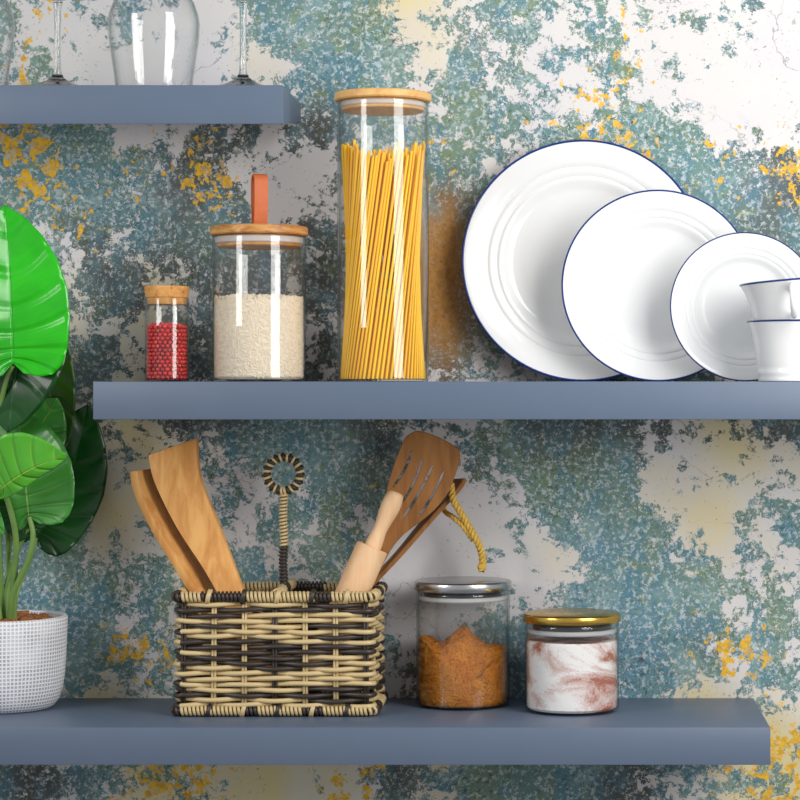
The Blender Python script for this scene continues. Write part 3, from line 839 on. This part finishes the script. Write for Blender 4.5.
OUT = [(0, 0.02, 0.0, 0.0), (.05, .18, -.075, .004), (.12, .42, -.105, .012), (.20, .66, -.095, .03), (.28, .83, -.03, .055), (.36, .94, .07, .09), (.48, 1.0, .26, .17), (.60, .97, .44, .29),
       (.72, .83, .63, .45), (.83, .60, .79, .63), (.92, .33, .91, .81), (1.0, .0, 1.0, 1.0)]
def ev(v):
    for a, b in zip(OUT, OUT[1:]):
        if v <= b[0] + 1e-9:
            f_ = (v - a[0]) / (b[0] - a[0])
            return tuple(a[i] * (1 - f_) + b[i] * f_ for i in (1, 2, 3))
def leaf(B, T, wl, wr, mat, roll=0.0, fold=0.15, curl=0.0, side_curve=0.0, lobe=1.0, wave=0.0, label=None, bow=0.0):
    """B, T: base and tip as (px, py, depth); wl, wr: half widths in pixels"""
    b, t = P(*B), P(*T)
    ax = t - b; L = ax.length; ax.normalize()
    n = Vector((0, -1, 0)); n = (n - ax * n.dot(ax)).normalized()
    n = Matrix.Rotation(roll, 3, ax) @ n
    sd = n.cross(ax) * -1
    if sd.x * 1.0 + sd.z * 0.001 < 0 and abs(ax.x) < 0.95: sd = -sd
    kk = k((B[2] + T[2]) / 2)
    NV, NU = 40, 10
    vs = []; uv = []
    for i in range(NV + 1):
        v = i / NV
        ex, ey, mv = ev(v)
        if ey < 0: ey *= lobe
        for j in range(-NU, NU + 1):
            u = j / NU; au = abs(u)
            W = (wr if u > 0 else wl) * kk
            s_ = ex * W * u
            # rows curve like side veins towards the tip
            l_ = (mv + (ey - mv) * (0.25 * au + 0.75 * au * au)) * L
            x_ = s_ + side_curve * kk * math.sin(PI * max(0, min(1, l_ / L)))
            z_ = fold * abs(s_) - 0.35 * fold * s_ * s_ / max(W, 1e-5) + curl * L * (l_ / L) ** 2 + bow * L * math.sin(PI * max(0, l_ / L)) + wave * kk * au * math.sin(v * 15 + (u > 0) * 1.3)
            z_ += 0.0010 * math.cos(v * 7 * 2 * PI) * min(1, au * 2) * (1 - au)
            vs.append(b + ax * l_ + sd * x_ + n * z_); uv.append((u, v))
    w_ = 2 * NU + 1
    fs = [(i * w_ + j, i * w_ + j + 1, (i + 1) * w_ + j + 1, (i + 1) * w_ + j) for i in range(NV) for j in range(w_ - 1)]
    m = MB(); m.add(vs, fs, 0.0, uv)
    o = m.build('leaf', mat, plant, uv=True, sharp=3.0)
    md = o.modifiers.new('thick', 'SOLIDIFY'); md.thickness = 0.0006; md.offset = 0.0
    if label: o['label'] = label
    return o
def petiole(lf, pts, r0=2.6, r1=2.2):
    pp = [P(*p) for p in pts]
    fin = []
    n = len(pp)
    for i in range(n - 1):
        p0, p1, p2, p3 = pp[max(0, i - 1)], pp[i], pp[i + 1], pp[min(n - 1, i + 2)]
        for q in range(8):
            t = q / 8
            fin.append(0.5 * ((2 * p1) + (p2 - p0) * t + (2 * p0 - 5 * p1 + 4 * p2 - p3) * t * t + (3 * p1 - p0 - 3 * p2 + p3) * t ** 3))
    fin.append(pp[-1])
    m = MB(); m.tube(fin, [(r0 + (r1 - r0) * i / len(fin)) * kp for i in range(len(fin))], 10)
    lo = lf
    return m.build('stalk', 'stem', lo)
l1 = leaf((13, 364, .060), (5, 205, .075), 62, 58, 'leaf_bright', fold=-0.16, roll=-0.10, bow=0.05, side_curve=4, lobe=0.85, wave=1.0, label='large bright green heart-shaped leaf')
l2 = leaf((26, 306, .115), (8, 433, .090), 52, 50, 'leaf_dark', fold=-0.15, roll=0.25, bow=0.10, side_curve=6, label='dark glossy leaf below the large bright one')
l3 = leaf((38, 330, .165), (62, 455, .170), 40, 30, 'leaf_olive', fold=-0.1, roll=0.3)
l4 = leaf((1, 489, .050), (68, 455, .030), 44, 13, 'leaf_lime', fold=-0.2, roll=0.25, bow=0.06, side_curve=-5, lobe=1.4, wave=1.4, label='lime green leaf pointing right with wavy edge')
l5 = leaf((29, 517, .100), (18, 410, .120), 26, 50, 'leaf_mid', fold=-0.22, roll=-0.25, bow=0.05, side_curve=3, label='mid green leaf hanging below the lime one')
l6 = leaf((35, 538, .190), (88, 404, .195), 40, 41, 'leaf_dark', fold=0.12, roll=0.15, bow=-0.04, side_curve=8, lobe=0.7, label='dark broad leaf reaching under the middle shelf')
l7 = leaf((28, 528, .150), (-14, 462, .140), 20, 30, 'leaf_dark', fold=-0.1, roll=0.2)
l8 = leaf((14, 470, .140), (58, 398, .160), 40, 34, 'leaf_mid', fold=-0.1, roll=-0.1)
l9 = leaf((-6, 528, .085), (-40, 440, .080), 22, 12, 'leaf_mid', fold=-0.1)
base = lambda dx, dy=0: (6 + dx, 619, .150 + dy)
petiole(l1, [base(-6, -.01), (-6, 540, .13), (-4, 440, .11), (5, 385, .080), (13, 366, .063)])
petiole(l2, [base(-3), (0, 520, .15), (10, 400, .15), (26, 330, .140), (32, 300, .121)])
petiole(l3, [base(0, .012), (10, 540, .17), (22, 430, .18), (34, 360, .172), (38, 331, .166)])
petiole(l4, [base(8, -.006), (14, 585, .13), (16, 540, .10), (9, 505, .075), (1, 489, .052)], 3.2, 2.6)
petiole(l5, [base(4, -.008), (13, 595, .13), (28, 560, .11), (33, 535, .10), (29, 517, .100)], 3.2, 2.4)
petiole(l6, [base(7, .008), (18, 590, .165), (30, 560, .18), (36, 538, .189)], 2.4, 1.8)
petiole(l7, [base(-2, .004), (5, 590, .155), (16, 555, .155), (28, 529, .151)], 2.2, 1.8)
petiole(l8, [base(3, .016), (8, 560, .165), (8, 510, .155), (14, 471, .141)], 2.4, 2.0)
petiole(l9, [base(-8, -.004), (0, 590, .13), (-3, 555, .105), (-6, 529, .087)], 2.8, 2.2)

# ------------------------------------------------------------------ wicker basket
yb0 = 0.0815; kb = k(yb0)
bx0, bx1 = (172.5 - HX) * kb, (375.5 - HX) * kb
BD = 0.140
bxc = (bx0 + bx1) / 2; byc = yb0 + BD / 2
basket = thing('wicker_basket', 'two-tone wicker utensil basket with a ring handle', 'basket', (bxc, byc, ZL))
HB = (HY - 597) * kb + Z0 - ZL      # rim height
rb = random.Random(21)
def rrect(hx, hy, rc, n=10):
    """closed path of a rounded rectangle, starting at the middle of the front"""
    pts = []
    def line(a, b, cnt):
        for i in range(cnt): pts.append((a[0] + (b[0] - a[0]) * i / cnt, a[1] + (b[1] - a[1]) * i / cnt))
    def arc(cx, cy, a0):
        for i in range(n): a = a0 + PI / 2 * i / n; pts.append((cx + rc * math.cos(a), cy + rc * math.sin(a)))
    line((-hx + rc, -hy), (hx - rc, -hy), 60); arc(hx - rc, -hy + rc, -PI / 2)
    line((hx, -hy + rc), (hx, hy - rc), 36); arc(hx - rc, hy - rc, 0)
    line((hx - rc, hy), (-hx + rc, hy), 60); arc(-hx + rc, hy - rc, PI / 2)
    line((-hx, hy - rc), (-hx, -hy + rc), 36); arc(-hx + rc, -hy + rc, PI)
    return pts
def at_len(path):
    L = [0.0]
    for i in range(1, len(path) + 1):
        a, b = path[i - 1], path[i % len(path)]
        L.append(L[-1] + math.hypot(b[0] - a[0], b[1] - a[1]))
    return L
HXB, HYB = (bx1 - bx0) / 2 - 0.004, BD / 2 - 0.004
def flare(z): return 1.0 - 0.012 * (z / HB)
m_w = MB()
base_path = rrect(HXB, HYB, 0.007)
Lb = at_len(base_path); per = Lb[-1]
n_st = 20; sp = per / n_st
NROW = 20
rw = 0.00285
ref = bxc
for row in range(NROW):
    z = 0.0125 + (HB - 0.022) * row / (NROW - 1)
    fl = flare(z)
    pts = []; tones = []
    nb = 8
    dark_row = row in (0, 2, 8, 9, 10, 17, 18)
    run = []
    tcur = 0.0 if dark_row else 1.0
    for q in range(n_st + 1):
        if rb.random() < 0.22: tcur = 1.0 - tcur
        run.append(tcur)
        if rb.random() < 0.5: tcur = 0.0 if dark_row else 1.0
    cnt = n_st * 12
    ip = 0
    for q in range(cnt):
        s_ = per * q / cnt
        while Lb[ip + 1] < s_: ip += 1
        a, b = base_path[ip % len(base_path)], base_path[(ip + 1) % len(base_path)]
        f_ = (s_ - Lb[ip]) / max(1e-9, Lb[ip + 1] - Lb[ip])
        x, y = a[0] + (b[0] - a[0]) * f_, a[1] + (b[1] - a[1]) * f_
        dx, dy = b[0] - a[0], b[1] - a[1]; dl = math.hypot(dx, dy) or 1
        nx_, ny_ = dy / dl, -dx / dl
        ph = PI * s_ / sp + PI * row + PI / 2
        off = 0.0038 * math.sin(ph)
        zz = z + 0.0006 * math.sin(s_ * 90 + row * 2.1) + 0.0009 * math.sin(s_ * 23 + row)
        pts.append((bxc + x * fl + nx_ * off, byc + y * fl + ny_ * off, ZL + zz))
        tones.append(run[int(((s_ / sp) + row + 1.0) / 2) % len(run)])
    m_w.tube(pts, rw, 8, tones, closed=True)
m_w.build('weave', 'wicker', basket, tone=True, sharp=3.0)
m_s = MB()
for q in range(n_st):
    s_ = sp * q
    ip = max(i for i in range(len(base_path)) if Lb[i] <= s_ + 1e-9)
    a, b = base_path[ip], base_path[(ip + 1) % len(base_path)]
    f_ = (s_ - Lb[ip]) / max(1e-9, Lb[ip + 1] - Lb[ip])
    x, y = a[0] + (b[0] - a[0]) * f_, a[1] + (b[1] - a[1]) * f_
    dx, dy = b[0] - a[0], b[1] - a[1]; dl = math.hypot(dx, dy)
    for e in (-0.0016, 0.0016):
        xx, yy = x + dx / dl * e, y + dy / dl * e
        m_s.tube([(bxc + xx * flare(z), byc + yy * flare(z), ZL + z) for z in (0.004, HB * 0.35, HB * 0.7, HB)], 0.0016, 6, 0.75 if q % 3 else 0.1)
m_s.build('stakes', 'wicker', basket, tone=True, sharp=3.0)
# woven floor
m_f = MB()
m_f.box((bx0 + 0.008, byc - HYB, ZL + 0.006), (bx1 - 0.008, byc + HYB, ZL + 0.010))
m_f.build('basket_floor', 'wicker', basket, tone=True)

def coil(mb, path, core, wire, pitch, tonef, closed=True, segs=9):
    """core rod wrapped with cane"""
    pts = [Vector(p) for p in path]
    n = len(pts)
    mb.tube(pts, core, 8, 0.0, closed=closed)
    cum = [0.0]
    lim = n if closed else n - 1
    for i in range(lim): cum.append(cum[-1] + (pts[(i + 1) % n] - pts[i]).length)
    L = cum[-1]; turns = int(L / pitch)
    hp_ = []; tt = []
    ip = 0
    up = None
    for q in range(turns * segs + 1):
        s_ = min(L * 0.99999, L * q / (turns * segs))
        while cum[ip + 1] < s_: ip += 1
        a, b = pts[ip % n], pts[(ip + 1) % n]
        p = a + (b - a) * ((s_ - cum[ip]) / max(1e-9, cum[ip + 1] - cum[ip]))
        tg = (b - a).normalized()
        if up is None: up = tg.orthogonal().normalized()
        up = (up - tg * up.dot(tg)).normalized(); sd = tg.cross(up)
        an = 2 * PI * q / segs
        hp_.append(p + (up * math.cos(an) + sd * math.sin(an)) * (core + wire * 0.45))
        tt.append(tonef(q // segs))
    mb.tube(hp_, wire, 6, tt)
def runs(seed, p):
    r = random.Random(seed); vals = []
    while len(vals) < 400:
        vals += [1.0 if r.random() < p else 0.0] * r.randint(4, 14)
    return lambda i: vals[i % 400]
rim_path = [(bxc + x, byc + y, ZL + HB) for x, y in rrect(HXB + 0.001, HYB + 0.001, 0.007)]
m = MB(); coil(m, rim_path, 0.0040, 0.0019, 0.0046, runs(4, 0.55)); m.build('top_rim', 'wicker', basket, tone=True, sharp=3.0)
low_path = [(bxc + x, byc + y, ZL + 0.0068) for x, y in rrect(HXB + 0.002, HYB + 0.002, 0.007)]
m = MB(); coil(m, low_path, 0.0036, 0.0019, 0.0046, runs(9, 0.5)); m.build('bottom_rim', 'wicker', basket, tone=True, sharp=3.0)
# ties where the stakes wrap the lower and upper rims
for rim_h, cr in ((HB, 0.0072), (0.0068, 0.0062)):
    for q in range(5):
        m = MB()
        xx = bxc - HXB + 0.037 + q * 0.0392
        pts = [(xx - 0.002 + 0.0040 * a / 24 + 0.002 * math.sin(2 * PI * a / 12), byc - HYB - 0.001 + cr * math.cos(2 * PI * a / 12), ZL + rim_h + cr * math.sin(2 * PI * a / 12)) for a in range(25)]
        m.tube(pts, 0.0018, 6, 1.0 if (q + (rim_h > 0.05)) % 2 else 0.0)
        m.build('tie', 'wicker', basket, tone=True, sharp=3.0)
# cross bar and ring handle
hx_ = (283.5 - HX) * k(byc)
def hz(py): return Z0 + (HY - py) * k(byc)
m = MB()
coil(m, [(hx_ + 0.002 * math.sin(i), byc - HYB + 2 * HYB * i / 8, ZL + HB + 0.003) for i in range(9)], 0.0038, 0.0019, 0.0046, runs(14, 0.3), closed=False)
m.build('cross_bar', 'wicker', basket, tone=True, sharp=3.0)
m = MB()
coil(m, [(hx_ + 0.0006 * math.sin(i * 0.7), byc, hz(596) + (hz(494) - hz(596)) * i / 20) for i in range(21)], 0.0032, 0.0016, 0.0040, lambda i: 0.0 if i < 14 else 1.0, closed=False)
hnd = m.build('handle_post', 'wicker', basket, tone=True, sharp=3.0)
m = MB()
rc_ = 17.0 * k(byc)
coil(m, [(hx_ + rc_ * math.cos(a * 2 * PI / 48 - PI / 2), byc, hz(474) + rc_ * math.sin(a * 2 * PI / 48 - PI / 2)) for a in range(48)], 0.0034, 0.0017, 0.0040, lambda i: 0.0 if i % 2 else 1.0, segs=8)
m.build('handle_ring', 'wicker', hnd, tone=True, sharp=3.0)

# ------------------------------------------------------------------ utensils in the basket
def catmull(pp, sub=6):
    pp = [Vector(p) for p in pp]; n = len(pp); out = []
    for i in range(n - 1):
        p0, p1, p2, p3 = pp[max(0, i - 1)], pp[i], pp[i + 1], pp[min(n - 1, i + 2)]
        for q in range(sub):
            t = q / sub
            out.append(0.5 * ((2 * p1) + (p2 - p0) * t + (2 * p0 - 5 * p1 + 4 * p2 - p3) * t * t + (3 * p1 - p0 - 3 * p2 + p3) * t ** 3))
    out.append(pp[-1]); return out
def board(name, left, right, th, mat, label, cat, wdir=None, sub=6, bevel=0.0012):
    """strip between two edge lines of (px, py, depth); th = thickness vector"""
    A = catmull([P(*p) for p in left], sub); B = catmull([P(*p) for p in right], sub)
    n = len(A); m = MB(); vs = []
    t = Vector(th)
    for a, b in zip(A, B): vs += [a, b, b + t, a + t]
    fs = []
    for i in range(n - 1):
        for j in range(4):
            j2 = (j + 1) % 4
            fs.append((i * 4 + j, i * 4 + j2, i * 4 + 4 + j2, i * 4 + 4 + j))
    fs += [(0, 1, 2, 3), tuple((n - 1) * 4 + j for j in (3, 2, 1, 0))]
    m.add(vs, fs)
    bot = min(A + B, key=lambda p: p.z)
    o = m.build(name, mat, None, bevel=bevel, origin=bot, sharp=0.6)
    tag(o, label, cat)
    return o
board('wooden_spatula', [(148, 455, .150), (154, 482, .146), (176, 527, .140), (205, 572, .132), (232, 622, .124), (262, 690, .118)],
      [(196, 438, .158), (200, 478, .152), (219, 527, .143), (236, 572, .134), (254, 622, .125), (280, 690, .118)],
      (0.002, 0.007, 0.0), 'olive_wood', 'broad flat wooden spatula standing in front of the curved one', 'spatula')
board('wooden_spatula', [(129.5, 472, .150), (133, 492, .146), (148, 525, .140), (170, 562, .132), (196, 605, .126), (242, 690, .118)],
      [(152, 469, .200), (160, 490, .196), (178, 525, .190), (195, 560, .180), (216, 605, .168), (256, 690, .150)],
      (0.0095, -0.004, 0.002), 'olive_wood', 'curved wooden spatula seen on its edge at the far left of the basket', 'spatula')

# slotted turner, cut from a filled outline with four slots
def filled(outline, holes, th):
    cu = bpy.data.curves.new('shape', 'CURVE'); cu.dimensions = '2D'; cu.fill_mode = 'BOTH'; cu.extrude = th / 2 - 0.001; cu.bevel_depth = 0.001; cu.bevel_resolution = 2
    for loop in [outline] + holes:
        s_ = cu.splines.new('POLY'); s_.points.add(len(loop) - 1); s_.use_cyclic_u = True
        for q, p in enumerate(loop): s_.points[q].co = (p[0], p[1], 0, 1)
    ob = bpy.data.objects.new('shape', cu); C.objects.link(ob)
    dg = bpy.context.evaluated_depsgraph_get()
    me = bpy.data.meshes.new_from_object(ob.evaluated_get(dg))
    bpy.data.objects.remove(ob); bpy.data.curves.remove(cu)
    return me
def turner():
    yd = 0.172; kk = k(yd)
    ol = [(403, 444), (407, 437), (413, 433), (420, 432), (438, 438), (454, 447), (458.5, 452), (459, 460), (455, 473), (449, 489), (442, 500), (432, 511), (420, 521), (408, 530), (399, 538), (390, 550), (378, 572), (359, 604), (338, 640), (328, 637), (346, 604), (364, 574), (373, 550), (380, 530), (384, 510), (388, 488), (395, 464)]
    ol2 = [tuple(p)[:2] for p in catmull([Vector((a, b, 0)) for a, b in ol + ol[:1]], 4)][:-1]
    def slot(a, b, w_=2.0, bend=2.0):
        a, b = Vector((*a, 0)), Vector((*b, 0)); d = (b - a).normalized(); nrm = Vector((-d.y, d.x, 0))
        up = []; dn = []
        for i in range(9):
            t = i / 8; c_ = a + (b - a) * t + nrm * bend * -math.sin(PI * t)
            w2 = w_ * (0.55 if i in (0, 8) else 1.0)
            up.append((c_ + nrm * w2)[:2]); dn.append((c_ - nrm * w2)[:2])
        return up + dn[::-1]
    holes = [slot((412, 450), (392.5, 488)), slot((423, 457), (402, 503)), slot((433, 464), (402, 519)), slot((444, 470.5), (418, 517))]
    o0 = Vector((400, 520))
    loc = lambda p: ((p[0] - o0.x) * kk, -(p[1] - o0.y) * kk)
    me = filled([loc(p) for p in ol2], [[loc(p) for p in h] for h in holes], 0.006)
    base = P(400, 520, yd)
    for v in me.vertices:
        x, y, z = v.co
        # lean: lower end comes forward, blade dished a little
        up = y; back = 0.06 * y if y < 0 else 0.04 * y
        v.co = (x, -z + back, up)
    me.materials.clear(); me.materials.append(M['brown_wood'])
    me.name = 'slotted_turner'
    o = bpy.data.objects.new('slotted_turner', me); C.objects.link(o); o.location = base
    tag(o, 'brown wooden slotted turner leaning out of the basket behind the rolling pin', 'turner')
turner()

# rolling pin
def rolling_pin():
    top, bot = P(372.5, 547, .134), P(317, 672, .122)
    ax = (top - bot).normalized(); L = (top - bot).length
    R = 16.4 * k(.13)
    o = thing('rolling_pin', 'pale wooden rolling pin standing in the basket right end', 'rolling pin', bot - ax * 0.0)
    rot = Vector((0, 0, 1)).rotation_difference(ax).to_matrix()
    m = MB(); m.lathe([(0, 0), (R - 0.002, 0), (R, 0.002), (R, L - 0.0015), (R - 0.0015, L), (0, L)], bot, 64, rot)
    m.build('roller', 'beech', o, sharp=0.6)
    q = k(.13)
    hp2 = [(0, -0.002), (8.4 * q, -0.002), (8.6 * q, 4 * q), (7.6 * q, 12 * q), (6.9 * q, 18 * q), (7.6 * q, 26 * q), (9.2 * q, 36 * q), (9.9 * q, 44 * q), (9.6 * q, 51 * q), (8.4 * q, 56.5 * q), (7.2 * q, 58.8 * q), (5.5 * q, 59.8 * q), (0, 60.2 * q)]
    tilt = Matrix.Rotation(0.0, 3, 'Y')
    m = MB(); m.lathe(hp2, top, 40, rot); m.build('handle', 'beech', o, sharp=0.9)
rolling_pin()

# spoon seen on edge with a rope loop
spn = board('wooden_paddle', [(463.5, 478, .194), (457, 488, .193), (446, 500, .192), (428, 520, .190), (399, 553, .186), (367, 587, .182), (318, 640, .178)],
            [(449, 479, .226), (444, 492, .225), (436, 504, .221), (421, 520, .214), (394, 553, .204), (363, 586, .196), (314, 639, .188)],
            (0.0052, 0.0, -0.0025), 'brown_wood', 'thin wooden paddle with a rope loop behind the slotted turner', 'paddle', bevel=0.0008)
def rope_strands(mb, path, r=0.0020, off=0.0026, turns=0.017):
    pts = catmull(path, 14)
    for ph in (0, 2 * PI / 3, 4 * PI / 3):
        s_ = 0.0; out = []
        up = None
        for i, p in enumerate(pts):
            a = pts[max(0, i - 1)]; b = pts[min(len(pts) - 1, i + 1)]
            s_ += (p - a).length
            tg = (b - a).normalized()
            if up is None: up = tg.orthogonal().normalized()
            up = (up - tg * up.dot(tg)).normalized(); sd = tg.cross(up)
            an = 2 * PI * s_ / turns + ph
            out.append(p + (up * math.cos(an) + sd * math.sin(an)) * off)
        mb.tube(out, r, 7)
m = MB()
rope_strands(m, [P(451, 484, .189), P(453, 499, .186), P(459, 510, .184), P(469, 527, .184), P(477, 541, .18), P(481.5, 553, .184), P(482.5, 564, .186), P(481, 571, .187)])
rope_strands(m, [P(443, 500, .222), P(445, 511, .212), P(453, 517, .192), P(463, 526, .186), P(473, 540, .184)], 0.0018, 0.0017)
kn = P(482, 567, .187)
m.lathe([(0, -0.0055), (0.0042, -0.0035), (0.0055, 0), (0.0042, 0.004), (0, 0.0055)], kn, 16)
rp_ = m.build('rope_loop', 'rope', spn, sharp=3.0); rp_['label'] = 'golden jute rope loop'

# ------------------------------------------------------------------ jars on the lower shelf
def low_jar(px, yc, Rpx, lid_R, lid_top, lid_bot, seal_bot, mat, label):
    kk = k(yc)
    o = thing('storage_jar', label, 'jar', ((px - HX) * kk, yc, ZL))
    z = lambda py: Z0 + (HY - py) * kk - ZL
    R = Rpx * kk
    jar_body(o, R, z(lid_bot + 1.5), 0.0018, 0.0026)
    c = o.location.copy()
    h0, h1 = z(lid_bot), z(lid_top)
    m = MB(); Rl = lid_R * kk
    m.lathe([(0, h0 + 0.001), (R - 0.004, h0 + 0.001), (Rl - 0.0008, h0), (Rl, h0 + 0.0008), (Rl, h1 - 0.0022), (Rl - 0.0007, h1 - 0.0008), (Rl - 0.0022, h1), (0, h1 + 0.0002)], c, 96)
    lid = m.build('lid', mat, o, sharp=0.9)
    disc(o, 'lid_base', 'dark_gasket', (Rpx - 8) * kk, z(seal_bot - 2.0), h0 + 0.0009, 0.0008, lid)
    disc(o, 'seal', 'seal', (Rpx - 2.4) * kk, z(seal_bot), z(seal_bot - 4.5), 0.0015, lid)
    return o, R, kk
cj, Rc_, kc_ = low_jar(463, 0.1815, 46.8, 48.6, 580, 589.5, 599.5, 'steel', 'glass jar of orange-brown ground spice with a silver lid')
sj, Rs_, ks_ = low_jar(572, 0.136, 47.2, 49, 612.5, 621, 632.5, 'brass', 'glass jar of pink streaked salt with a gold lid')

def spice():
    R = Rc_ - 0.0022; c = cj.location
    z = lambda py: Z0 + (HY - py) * kc_ - ZL
    from mathutils import noise as mn
    NR, NA = 56, 160
    vs = []; fs = []
    def h(x, y):
        u = x / R; w_ = y / R
        hh = z(652)
        hh += (z(638) - z(652)) * math.exp(-((u + 0.92) ** 2) / 0.10)
        hh += (z(629) - z(652)) * math.exp(-((u + 0.02) ** 2) / 0.16 - (w_ - 0.25) ** 2 / 0.35)
        hh += (z(648) - z(652)) * math.exp(-((u - 0.9) ** 2) / 0.2)
        fr = max(0.0, min(1.0, (-w_ - 0.1) / 0.7)); fr = fr * fr * (3 - 2 * fr)
        hh -= (z(644) - z(668)) * fr * math.exp(-((u - 0.2) ** 2) / 0.35)
        hh += 0.004 * mn.noise(Vector((x * 90, y * 90, 0))) + 0.0028 * mn.noise(Vector((x * 230, y * 230, 3)))
        return hh
    z0 = 0.0030
    top = [c + Vector((0, 0, h(0, 0)))]
    for i in range(1, NR + 1):
        r = R * i / NR
        for j in range(NA):
            a = 2 * PI * j / NA; x, y = r * math.cos(a), r * math.sin(a)
            top.append(c + Vector((x, y, h(x, y))))
    vs = top
    for j in range(NA): fs.append((0, 1 + j, 1 + (j + 1) % NA))
    for i in range(NR - 1):
        for j in range(NA):
            j2 = (j + 1) % NA
            fs.append((1 + i * NA + j, 1 + i * NA + j2, 1 + (i + 1) * NA + j2, 1 + (i + 1) * NA + j))
    o0 = len(vs)
    for zz, sh in ((0.12, 1.0), (0.0, 0.94)):
        for j in range(NA):
            a = 2 * PI * j / NA
            p = vs[1 + (NR - 1) * NA + j]
            vs.append(Vector((c.x + (p.x - c.x) * sh, c.y + (p.y - c.y) * sh, c.z + z0 + (p.z - c.z - z0) * zz)))
    prev = 1 + (NR - 1) * NA
    for q in range(2):
        cur = o0 + q * NA
        for j in range(NA):
            j2 = (j + 1) % NA
            fs.append((prev + j, prev + j2, cur + j2, cur + j))
        prev = cur
    fs.append(tuple(prev + j for j in range(NA)))
    m = MB(); m.add(vs, fs)
    o = m.build('ground_spice', 'spice', None, origin=c + Vector((0, 0, z0)), sharp=1.2)
    tag(o, 'orange-brown ground spice heaped in the silver-lidded jar', 'spice', kind='stuff')
spice()
m = MB()
Rz = Rs_ - 0.0022
zs = lambda py: Z0 + (HY - py) * ks_ - ZL
m.lathe([(0, 0.0030), (Rz - 0.003, 0.0030), (Rz, 0.006), (Rz, 0.007), (Rz, zs(642)), (Rz, zs(641)), (Rz * 0.96, zs(639.5)), (Rz * 0.5, zs(641)), (0, zs(639))], sj.location, 96)
o = m.build('salt', 'salt', None, origin=sj.location + Vector((0, 0, 0.0030)))
tag(o, 'white and pink salt streaked with rust red filling the gold-lidded jar', 'salt', kind='stuff')
